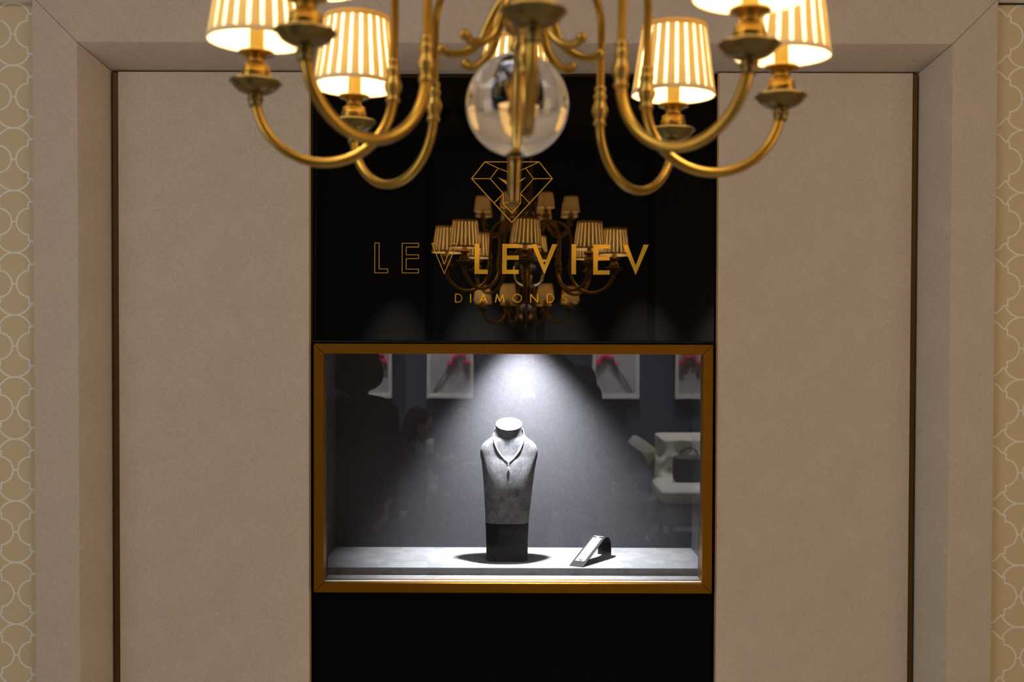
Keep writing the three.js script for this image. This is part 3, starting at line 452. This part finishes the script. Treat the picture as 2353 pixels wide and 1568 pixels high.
function headGeo(c, fwd, up) {
  const f = fwd.clone().normalize(), u = up.clone().addScaledVector(f, -up.dot(f)).normalize(), r = u.clone().cross(f), P = (a, b, e) => c.clone().addScaledVector(r, a).addScaledVector(u, b).addScaledVector(f, e);
  const B = [bone(P(0, -0.005, 0.004), P(0, -0.075, 0.048), 0.062, 0.036), bone(P(0, 0.012, 0.082), P(0, -0.022, 0.1), 0.009, 0.014), bone(P(-0.032, 0.03, 0.066), P(0.032, 0.03, 0.066), 0.015, 0.015), bone(P(0, -0.09, 0.062), P(0, -0.088, 0.066), 0.02, 0.02), bone(P(-0.018, -0.052, 0.082), P(0.018, -0.052, 0.082), 0.008, 0.008)];
  for (const s of [-1, 1]) B.push(bone(P(s * 0.074, 0.012, -0.004), P(s * 0.076, -0.03, 0.002), 0.012, 0.008), bone(P(s * 0.04, -0.02, 0.055), P(s * 0.03, -0.05, 0.055), 0.025, 0.02));
  const fn = field(B, 0.025, (d, x, y, z) => {
    const qx = x - c.x, qy = y - c.y, qz = z - c.z, a = (qx * r.x + qy * r.y + qz * r.z) / 0.074, b = (qx * u.x + qy * u.y + qz * u.z - 0.025) / 0.094, e = (qx * f.x + qy * f.y + qz * f.z + 0.008) / 0.095, l = Math.sqrt(a * a + b * b + e * e);
    let o = smin(d, (l - 1) * 0.085, 0.03);
    for (const s of [-1, 1]) { const p = P(s * 0.031, 0.008, 0.088), q = Math.hypot(x - p.x, y - p.y, z - p.z) - 0.014; o = -smin(-o, q, 0.012); }
    const p = P(0, -0.055, 0.096), m = Math.max(Math.abs((x - p.x) * u.x + (y - p.y) * u.y + (z - p.z) * u.z) - 0.0018, Math.hypot(x - p.x, y - p.y, z - p.z) - 0.021); return Math.max(o, -m);
  });
  return { geo: nets(fn, [c.x - 0.14, c.y - 0.16, c.z - 0.14], [c.x + 0.14, c.y + 0.16, c.z + 0.14], 0.006), P };
}
function person(label, J, o) {
  const t = thing('person', label, 'person', [0, 0, 0], 0, o.group), v = (a) => V(...a), p = {}; for (const k in J) p[k] = v(J[k]);
  const torso = [bone(p.pelvis, p.waist, 0.105, 0.088), bone(p.waist, p.chest, 0.088, 0.1), bone(p.sL, p.sR, 0.055, 0.055), bone(p.hL, p.hR, 0.095, 0.095), bone(p.chest, p.neck, 0.075, 0.052)];
  const arms = [], legs = [], feet = [];
  for (const s of ['L', 'R']) { arms.push(bone(p['s' + s], p['e' + s], 0.052, 0.042), bone(p['e' + s], p['w' + s], 0.042, 0.027)); legs.push(bone(p['h' + s], p['k' + s], 0.088, 0.056), bone(p['k' + s], p['a' + s], 0.055, 0.036)); feet.push(bone(p['a' + s], p['t' + s], 0.04, 0.03)); }
  const neck = bone(p.neck, p.head.clone().lerp(p.neck, 0.35), 0.056, 0.054);
  const all = [...torso, ...arms, ...legs, ...feet, neck], hd = headGeo(p.head, v(o.face), v(o.up ?? [0, 1, 0]));
  const body = [nets(field(all, 0.04), ...extent(all, 0.03), 0.015), hd.geo];
  for (const s of ['L', 'R']) body.push(handGeo(p['w' + s], p['w' + s].clone().sub(p['e' + s]), v(o['palm' + s] ?? [0, -1, 0]), s === 'L' ? 1 : -1, o.curl ?? 0.5));
  part('body', merge(body), L.skin, t);
  const grow = (bs, g) => bs.map((b) => { const c = [...b]; c[3] += g; return c; });
  const top = grow([...torso, ...arms], 0.011), cuff = ['L', 'R'].map((s) => p['w' + s]);
  part(o.topName ?? 'top', nets(field(top, 0.05, (d, x, y, z) => { let m = d; for (const c of cuff) m = Math.max(m, 0.035 - Math.hypot(x - c.x, y - c.y, z - c.z)); return Math.max(m, 0.062 - Math.hypot(x - hd.P(0, -0.13, 0).x, y - hd.P(0, -0.13, 0).y, z - hd.P(0, -0.13, 0).z)); }), ...extent(top, 0.03), 0.015), o.top, t);
  const leg = grow([...legs, torso[3]], 0.012); part('trousers', nets(field(leg, 0.04), ...extent(leg, 0.03), 0.015), o.bottom, t);
  for (const s of ['L', 'R']) { const b = [bone(p['a' + s], p['t' + s], 0.046, 0.038), bone(p['a' + s], p['a' + s].clone().add(V(0, -0.02, 0)), 0.044, 0.044)]; part('shoe', nets(field(b, 0.02, (d, x, y) => Math.max(d, 0.002 - y)), ...extent(b, 0.02), 0.01), L.shoe, t); }
  if (o.coat) { const c = o.coat.map(([a, b, ra, rb]) => bone(v(a), v(b), ra, rb)); part('coat', nets(field(c, 0.06), ...extent(c, 0.04), 0.018), o.top, t); }
  const hb = (o.hair ?? []).map(([a, b, ra, rb]) => bone(hd.P(...a), hd.P(...b), ra, rb));
  hb.push(bone(hd.P(0, 0.045, -0.025), hd.P(0, 0.03, -0.035), 0.087, 0.085));
  const fc = hd.P(0, -0.035, 0.125); part('hair', nets(field(hb, 0.03, (d, x, y, z) => Math.max(d, 0.088 - Math.hypot(x - fc.x, y - fc.y, z - fc.z))), ...extent(hb, 0.02), 0.009), L.blackHair, t);
  for (const s of [-1, 1]) { const g = new THREE.SphereGeometry(0.0115, 12, 8); const q = hd.P(s * 0.031, 0.008, 0.076); g.translate(q.x, q.y, q.z); part('eye', g, L.eye, t); }
  return t;
}
// standing in a long dark coat, left of the camera's view, close to the shop front
person('person standing in a long black coat, dark mirror silhouette at left of the window pane', {
  pelvis: [-0.79, 0.86, 2.32], waist: [-0.79, 1.0, 2.32], chest: [-0.785, 1.17, 2.32], neck: [-0.785, 1.3, 2.32], head: [-0.785, 1.44, 2.29], sL: [-0.93, 1.22, 2.33], sR: [-0.65, 1.22, 2.33], eL: [-0.97, 0.99, 2.34], eR: [-0.6, 1.0, 2.34], wL: [-0.95, 0.79, 2.25], wR: [-0.62, 0.8, 2.24],
  hL: [-0.87, 0.84, 2.32], hR: [-0.71, 0.84, 2.32], kL: [-0.87, 0.46, 2.3], kR: [-0.71, 0.46, 2.31], aL: [-0.87, 0.075, 2.33], aR: [-0.71, 0.075, 2.34], tL: [-0.88, 0.035, 2.2], tR: [-0.7, 0.035, 2.21],
}, { face: [-0.35, 0, 1], top: L.darkCloth, topName: 'jacket', bottom: L.trousers, palmL: [1, 0, 0], palmR: [-1, 0, 0], coat: [[[-0.79, 1.15, 2.33], [-0.79, 0.8, 2.33], 0.17, 0.19], [[-0.86, 0.85, 2.33], [-0.87, 0.4, 2.33], 0.14, 0.16], [[-0.72, 0.85, 2.33], [-0.71, 0.4, 2.33], 0.14, 0.16], [[-0.9, 1.22, 2.33], [-0.67, 1.22, 2.33], 0.085, 0.085]],
  hair: [[[0.03, 0.06, -0.03], [0.06, -0.02, -0.02], 0.08, 0.075], [[-0.03, 0.06, -0.03], [-0.06, -0.03, -0.02], 0.08, 0.07], [[0, 0.02, -0.06], [0, -0.1, -0.05], 0.08, 0.05], [[0.05, 0, -0.03], [0.075, 0.0, 0.01], 0.07, 0.05]] });
// the photographer with the camera at the eye
person('person in dark jumper holding a camera to the eye, dark mirror shape right of centre', {
  pelvis: [0.26, 0.95, 3.66], waist: [0.26, 1.1, 3.65], chest: [0.24, 1.28, 3.63], neck: [0.2, 1.44, 3.59], head: [0.12, 1.6, 3.52], sL: [0.04, 1.35, 3.61], sR: [0.43, 1.34, 3.63], eL: [-0.03, 1.2, 3.5], eR: [0.47, 1.24, 3.5], wL: [0.02, 1.5, 3.42], wR: [0.2, 1.54, 3.4],
  hL: [0.17, 0.92, 3.66], hR: [0.35, 0.92, 3.66], kL: [0.16, 0.5, 3.63], kR: [0.36, 0.5, 3.64], aL: [0.15, 0.08, 3.68], aR: [0.38, 0.08, 3.69], tL: [0.14, 0.035, 3.55], tR: [0.4, 0.035, 3.56],
}, { face: [-0.1, -0.02, -1], top: L.darkCloth, topName: 'jumper', bottom: L.trousers, palmL: [0, 0, -1], palmR: [0, 0, -1], curl: 0.7, hair: [[[0, 0.05, -0.05], [0, -0.06, -0.05], 0.085, 0.06]] });
{
  const t = thing('camera', 'black hand held camera pointed at the shop front', 'camera', [0.03, 1.64, 3.34]);
  part('camera_body', box(-0.065, 0.085, -0.03, 0.055, 0.0, 0.045, 0.008), L.matte, t); const g = lathe([[0, -0.002], [0.03, -0.002], [0.033, 0.002], [0.033, 0.03], [0, 0.03]], 28); g.rotateX(-Math.PI / 2); g.translate(-0.0, 0.005, 0.004); part('lens_barrel', g, L.matte, t);
  part('viewfinder', box(-0.02, 0.03, 0.05, 0.075, 0.005, 0.06, 0.006), L.matte, t);
}
const sitting = (cx, cz, turn, o) => {   // joints of a seated figure facing +x, turned about its seat
  const c = Math.cos(turn), s = Math.sin(turn), R = (x, y, z) => [cx + x * c + z * s, y, cz - x * s + z * c], l = o.lean ?? 0.1, y = o.seat ?? 0.42;
  return { pelvis: R(0, y + 0.12, 0), waist: R(l * 0.4, y + 0.26, 0), chest: R(l, y + 0.4 - l * 0.25, 0), neck: R(l * 1.35, y + 0.52 - l * 0.4, 0), head: R(l * 1.6 + 0.03, y + 0.655 - l * 0.5, 0), sL: R(l * 1.1, y + 0.45 - l * 0.3, -0.155), sR: R(l * 1.1, y + 0.45 - l * 0.3, 0.155), eL: R(l + 0.14, y + 0.22, -0.19), eR: R(l + 0.14, y + 0.22, 0.19), wL: R(l + 0.33, y + 0.27, -0.1), wR: R(l + 0.33, y + 0.27, 0.1),
    hL: R(0.02, y + 0.09, -0.09), hR: R(0.02, y + 0.09, 0.09), kL: R(0.42, y + 0.06, -0.11), kR: R(0.42, y + 0.06, 0.11), aL: R(0.4, 0.085, -0.12), aR: R(0.43, 0.085, 0.12), tL: R(0.53, 0.035, -0.13), tR: R(0.56, 0.035, 0.13) };
};
const longHair = [[[0, 0.05, -0.05], [0, -0.16, -0.055], 0.088, 0.06], [[0.055, 0.02, -0.02], [0.07, -0.16, -0.02], 0.05, 0.04], [[-0.055, 0.02, -0.02], [-0.07, -0.16, -0.02], 0.05, 0.04]];
person('person in black hunched on a low grey stool, mirrored beside the standing dark figure', sitting(-1.17, 5.45, 0, { lean: 0.26, seat: 0.34 }), { face: [1, -0.35, 0], top: L.blackTop, bottom: L.denim, hair: longHair.slice(0, 1) });
person('person in grey shirt sitting facing the shop, mirrored left of the necklace bust', sitting(-0.42, 6.05, Math.PI / 2, { lean: 0.12, seat: 0.28 }), { face: [0, 0, -1], top: L.shirt, bottom: L.denim, hair: [] });
person('long haired person in black top sitting by round table, mirrored right of the bust', sitting(1.04, 5.85, Math.PI * 0.95, { lean: 0.2, seat: 0.28 }), { face: [-1, -0.1, -0.1], top: L.blackTop, bottom: L.trousers, hair: longHair });
function cushionBox(x0, x1, y0, y1, z0, z1, r, dent) {
  let g = new RoundedBoxGeometry(x1 - x0, y1 - y0, z1 - z0, 12, r); g.translate((x0 + x1) / 2, (y0 + y1) / 2, (z0 + z1) / 2); if (dent) { const p = g.attributes.position; for (let i = 0; i < p.count; i++) { const d = dent(p.getX(i), p.getY(i), p.getZ(i)); p.setXYZ(i, p.getX(i) + d[0], p.getY(i) + d[1], p.getZ(i) + d[2]); } g.computeVertexNormals(); } return g;
}
function armchair(label, x, z, turn, cloth = L.cream) {
  const t = thing('armchair', label, 'armchair', [x, 0, z], turn);
  part('seat', cushionBox(-0.33, 0.33, 0.33, 0.46, -0.32, 0.3, 0.05), cloth, t); part('base', cushionBox(-0.32, 0.32, 0.16, 0.33, -0.3, 0.28, 0.06), L.greyCloth, t);
  const grid = []; for (const bx of [-0.2, 0, 0.2]) for (const by of [0.53, 0.67]) grid.push([bx + (by > 0.6 ? 0.1 : 0), by]);
  const back = new THREE.PlaneGeometry(0.62, 0.42, 62, 42); { const p = back.attributes.position; for (let i = 0; i < p.count; i++) { const px = p.getX(i), py = p.getY(i) + 0.6; let d = 0.05; for (const [bx, by] of grid) d -= 0.04 * Math.exp(-((px - bx) ** 2 + (py - by) ** 2) / 0.003); const e = Math.min(0.31 - Math.abs(px), 0.21 - Math.abs(py - 0.6)); d *= Math.min(1, e / 0.05); p.setXYZ(i, px, py, -0.22 + d + 0.0); } back.computeVertexNormals(); }
  const shell = cushionBox(-0.31, 0.31, 0.4, 0.81, -0.3, -0.21, 0.04); back.rotateY(0); part('backrest', merge([back, shell]), cloth, t);
  for (const [bx, by] of grid) if (Math.abs(bx) < 0.28) { const b = new THREE.SphereGeometry(0.012, 10, 8); b.translate(bx, by, -0.208); part('button', b, L.greyCloth, t); }
  for (const sx of [-1, 1]) for (const sz of [-1, 1]) part('leg', tube([V(sx * 0.24, 0.18, sz * 0.22), V(sx * 0.27, 0.0, sz * 0.25)], 0.017, 4, 8), L.darkWood, t);
  return t;
}
armchair('cream tufted armchair at far right of the window mirror image, black bag on its seat', 1.42, 5.3, Math.PI);
armchair('dark grey armchair with a cushion on it behind the long haired person in mirror image', 1.12, 6.15, Math.PI * 0.92, L.trousers).scale.set(1, 0.66, 0.9);
{
  const t = thing('cushion', 'pale pointed cushion standing on the armchair behind the long haired person', 'cushion', [1.04, 0.56, 6.14], 2.9); const g = new THREE.SphereGeometry(0.5, 32, 24), p = g.attributes.position; for (let i = 0; i < p.count; i++) { const a = p.getX(i) * 2, b = p.getY(i) * 2, q = Math.pow(Math.abs(a) ** 7 + Math.abs(b) ** 7 + 1e-9, 1 / 7), l = Math.hypot(a, b) || 1; p.setXYZ(i, a * l / q * 0.135, b * l / q * 0.135, p.getZ(i) * 0.12); } g.computeVertexNormals(); g.rotateZ(0.6); part('pillow', g, L.cream, t); const e = new THREE.SphereGeometry(0.01, 8, 6); part('button', e.translate(0, 0, 0.068), L.greyCloth, t);
  const b = thing('handbag', 'black handbag on the seat of the far right armchair', 'bag', [1.34, 0.46, 5.3]); part('bag_body', cushionBox(-0.12, 0.12, 0, 0.2, -0.06, 0.06, 0.03), L.matte, b); part('handle', new THREE.TorusGeometry(0.07, 0.007, 8, 24, Math.PI).translate(0, 0.19, 0), L.matte, b);
}
{
  const t = thing('stool', 'round grey upholstered stool under the hunched person in black', 'stool', [-1.19, 0, 5.45]); part('seat', lathe([[0, 0.36], [0.2, 0.36], [0.235, 0.345], [0.24, 0.32], [0.225, 0.3], [0, 0.3]], 40), L.cream, t); part('base', lathe([[0, 0.305], [0.22, 0.305], [0.21, 0.15], [0.19, 0.05], [0.18, 0.0], [0, 0]], 40), L.greyCloth, t);
  const c = thing('armchair', 'grey armchair under the person in grey shirt, mirrored behind the display', 'armchair', [-0.42, 0, 6.1], Math.PI); part('seat', cushionBox(-0.32, 0.32, 0.06, 0.27, -0.3, 0.28, 0.06), L.greyCloth, c); part('backrest', cushionBox(-0.34, 0.34, 0.06, 0.66, -0.4, -0.28, 0.05), L.greyCloth, c); for (const s of [-1, 1]) part('armrest', cushionBox(s * 0.38 - 0.05, s * 0.38 + 0.05, 0.06, 0.46, -0.34, 0.26, 0.045), L.greyCloth, c);
  for (const [x, z, lab] of [[0.83, 5.2, 'black round drum table with glasses in mirror image right of the bust'], [-0.28, 5.3, 'black round drum table in mirror image left of the bust']]) { const d = thing('side_table', lab, 'table', [x, 0, z]); part('drum', lathe([[0, 0.02], [0.16, 0.02], [0.165, 0.03], [0.185, 0.34], [0.18, 0.35], [0, 0.35]], 48), L.matte, d); part('tabletop', lathe([[0, 0.35], [0.28, 0.35], [0.287, 0.356], [0.287, 0.364], [0.28, 0.37], [0, 0.37]], 64), L.tableTop, d); }
  const glass = lathe([[0.004, 0.004], [0.026, 0.004], [0.033, 0.1], [0.0315, 0.1], [0.025, 0.007], [0.004, 0.007]], 24);
  [[0.77, 5.16, 'left drinking glass on the round table right of the bust'], [0.9, 5.18, 'right drinking glass on the round table right of the bust'], [-0.3, 5.24, 'drinking glass on the round table left of the bust']].forEach(([x, z, lab]) => { const g = thing('drinking_glass', lab, 'glass', [x, 0.371, z], 0, 'drinking glasses on the low tables'); part('tumbler', glass, L.glassware, g); });
  const m = thing('cup', 'dark cup in the hands of the hunched person in black', 'cup', [-0.53, 0.585, 5.45]); part('cup_body', lathe([[0, 0], [0.03, 0], [0.042, 0.1], [0.039, 0.1], [0.028, 0.006], [0, 0.006]], 24), L.matte, m); part('handle', new THREE.TorusGeometry(0.025, 0.005, 8, 18).translate(0.052, 0.05, 0), L.matte, m);
}
// shadow-box pictures with red blossom branches, and the downlights over the lounge
const downlight = (x, z, label, I, angle, tx = x, ty = 0, tz = z, col = rgb(1, 0.97, 0.95)) => {
  const t = thing('downlight', label, 'light', [x, CEIL, z], 0, 'round downlights in the lounge ceiling'); part('can', lathe([[0, 0], [0.05, 0], [0.05, -0.1], [0.046, -0.1], [0.036, -0.02], [0, -0.02]], 28), M.matteCan, t); const g = new THREE.CircleGeometry(0.031, 24); g.rotateX(Math.PI / 2); g.translate(0, -0.0215, 0); part('lens', g, M.lens, t);
  const s = new THREE.SpotLight(col, I, 0, angle, 0.8, 2); s.position.set(x, CEIL - 0.11, z); s.target.position.set(tx, ty, tz); s.castShadow = true; scene.add(s, s.target);
};
[-1.28, -0.56, 0.17, 0.9, 1.63].forEach((x, i) => {
  const w = 0.206, y0 = 0.998, y1 = 1.72, R = rng(300 + i), t = thing('picture', ['framed shadow box partly hidden by the dark standing figure', 'framed shadow box left of the light pool over the bust', 'framed shadow box in the light pool above the bust', 'framed shadow box right of the light pool over the bust', 'framed shadow box at the far right edge of the pane'][i] + ', red blossom branch inside', 'picture', [x, 0, 6.68]);
  for (const [a, b, c, d] of [[-w, w, y0, y0 + 0.028], [-w, w, y1 - 0.028, y1], [-w, -w + 0.028, y0 + 0.028, y1 - 0.028], [w - 0.028, w, y0 + 0.028, y1 - 0.028]]) part('frame_bar', box(a, b, c, d, -0.05, 0, 0.004), L.frame, t);
  part('inner_moulding', box(-w + 0.028, w - 0.028, y0 + 0.03, y0 + 0.042, -0.03, -0.004, 0.002), L.frame, t); part('mount', box(-w + 0.02, w - 0.02, y0 + 0.02, y1 - 0.02, -0.006, 0, 0), L.mount, t);
  const s = i < 3 ? 1 : -1, P = [V(-s * 0.15, y0 + 0.05, -0.014), V(-s * 0.06, y0 + 0.2, -0.03), V(s * 0.04, y0 + 0.36, -0.03), V(s * 0.1, y0 + 0.5, -0.025)]; part('branch', tube(P, 0.006, 24, 6), L.twig, t); part('branch', tube([P[2], V(s * 0.12, y0 + 0.37, -0.03), V(s * 0.15, y0 + 0.32, -0.03)], 0.005, 12, 6), L.twig, t);
  for (const [bx, by] of [[s * 0.0, 0.31], [s * 0.04, 0.36], [s * 0.1, 0.375], [s * 0.15, 0.325], [s * 0.09, 0.46]]) { const o = []; for (let k = 0; k < 6; k++) { const g = new THREE.SphereGeometry(0.012 + R() * 0.007, 8, 6); g.translate((R() - 0.5) * 0.04, (R() - 0.5) * 0.035, (R() - 0.5) * 0.02); o.push(g); } const m = part('blossom', merge(o), L.blossom, t); m.position.set(bx, y0 + by, -0.034); }
  downlight(x, 5.95, ['picture downlight over the leftmost framed branch', 'picture downlight over the second framed branch', 'picture downlight over the middle framed branch', 'picture downlight over the fourth framed branch', 'picture downlight over the rightmost framed branch'][i], 62, 0.24, x, 1.15, 6.68, rgb(0.97, 0.97, 1));
});
downlight(1.4, 5.1, 'ceiling downlight over the far right armchair', 150, 0.3); downlight(0.8, 5.6, 'ceiling downlight over the long haired person', 24, 0.36); downlight(-0.6, 5.2, 'ceiling downlight over the hunched person', 16, 0.36); downlight(-0.1, 4.4, 'ceiling downlight over the walkway behind the camera', 8, 0.6);
SIDE_FILL.forEach((p, i) => {  // window shapes made up for the added side fill lights
  const g = new THREE.Group(); g.name = `window_${i + 2}`; g.userData = { kind: 'structure', label: i ? 'added warm fill light shaped as a tall window in the right wall' : 'added fill light shaped as a tall window in the left wall' }; scene.add(g);
  const s = Math.sign(p.x), xa = p.x - s * 0.03, xs = (a, b) => [Math.min(a, b), Math.max(a, b)], za = p.z - p.w / 2, zb = p.z + p.w / 2;
  part('pane', box(...xs(p.x, p.x - s * 0.012), p.y0, p.y1, za, zb, 0), std({ color: rgb(0.8, 0.8, 0.8), emissive: rgb(...p.color), emissiveIntensity: 0.9 }), g);
  for (const [a, b, c, d] of [[p.y0 - 0.06, p.y0, za - 0.06, zb + 0.06], [p.y1, p.y1 + 0.06, za - 0.06, zb + 0.06], [p.y0, p.y1, za - 0.06, za], [p.y0, p.y1, zb, zb + 0.06]]) part('frame_bar', box(...xs(p.x, p.x - s * 0.05), a, b, c, d, 0.004), L.darkWood, g);
});
downlight(-0.75, 5.3, 'ceiling downlight washing the back wall at left', 30, 0.26, -0.75, 0.45, 6.68, rgb(0.97, 0.98, 1)); downlight(0.95, 5.3, 'ceiling downlight washing the back wall at right', 30, 0.26, 0.95, 0.45, 6.68, rgb(0.97, 0.98, 1));
// fittings made up for the two added ceiling fill lights
PANEL_FILL.forEach((p, i) => { const t = thing('added_panel_light', i ? 'added warm ceiling fill panel, out of view, right' : 'added cool ceiling fill panel, out of view, left', 'light', [p.x, CEIL, p.z]); part('panel_frame', box(-p.w / 2 - 0.02, p.w / 2 + 0.02, -0.03, 0, -p.d / 2 - 0.02, p.d / 2 + 0.02, 0.004), M.white, t); part('diffuser', box(-p.w / 2, p.w / 2, -0.033, -0.028, -p.d / 2, p.d / 2, 0), std({ color: rgb(0.9, 0.9, 0.9), emissive: rgb(...p.color), emissiveIntensity: 1.5 }), t); });

renderer.render(scene, camera);
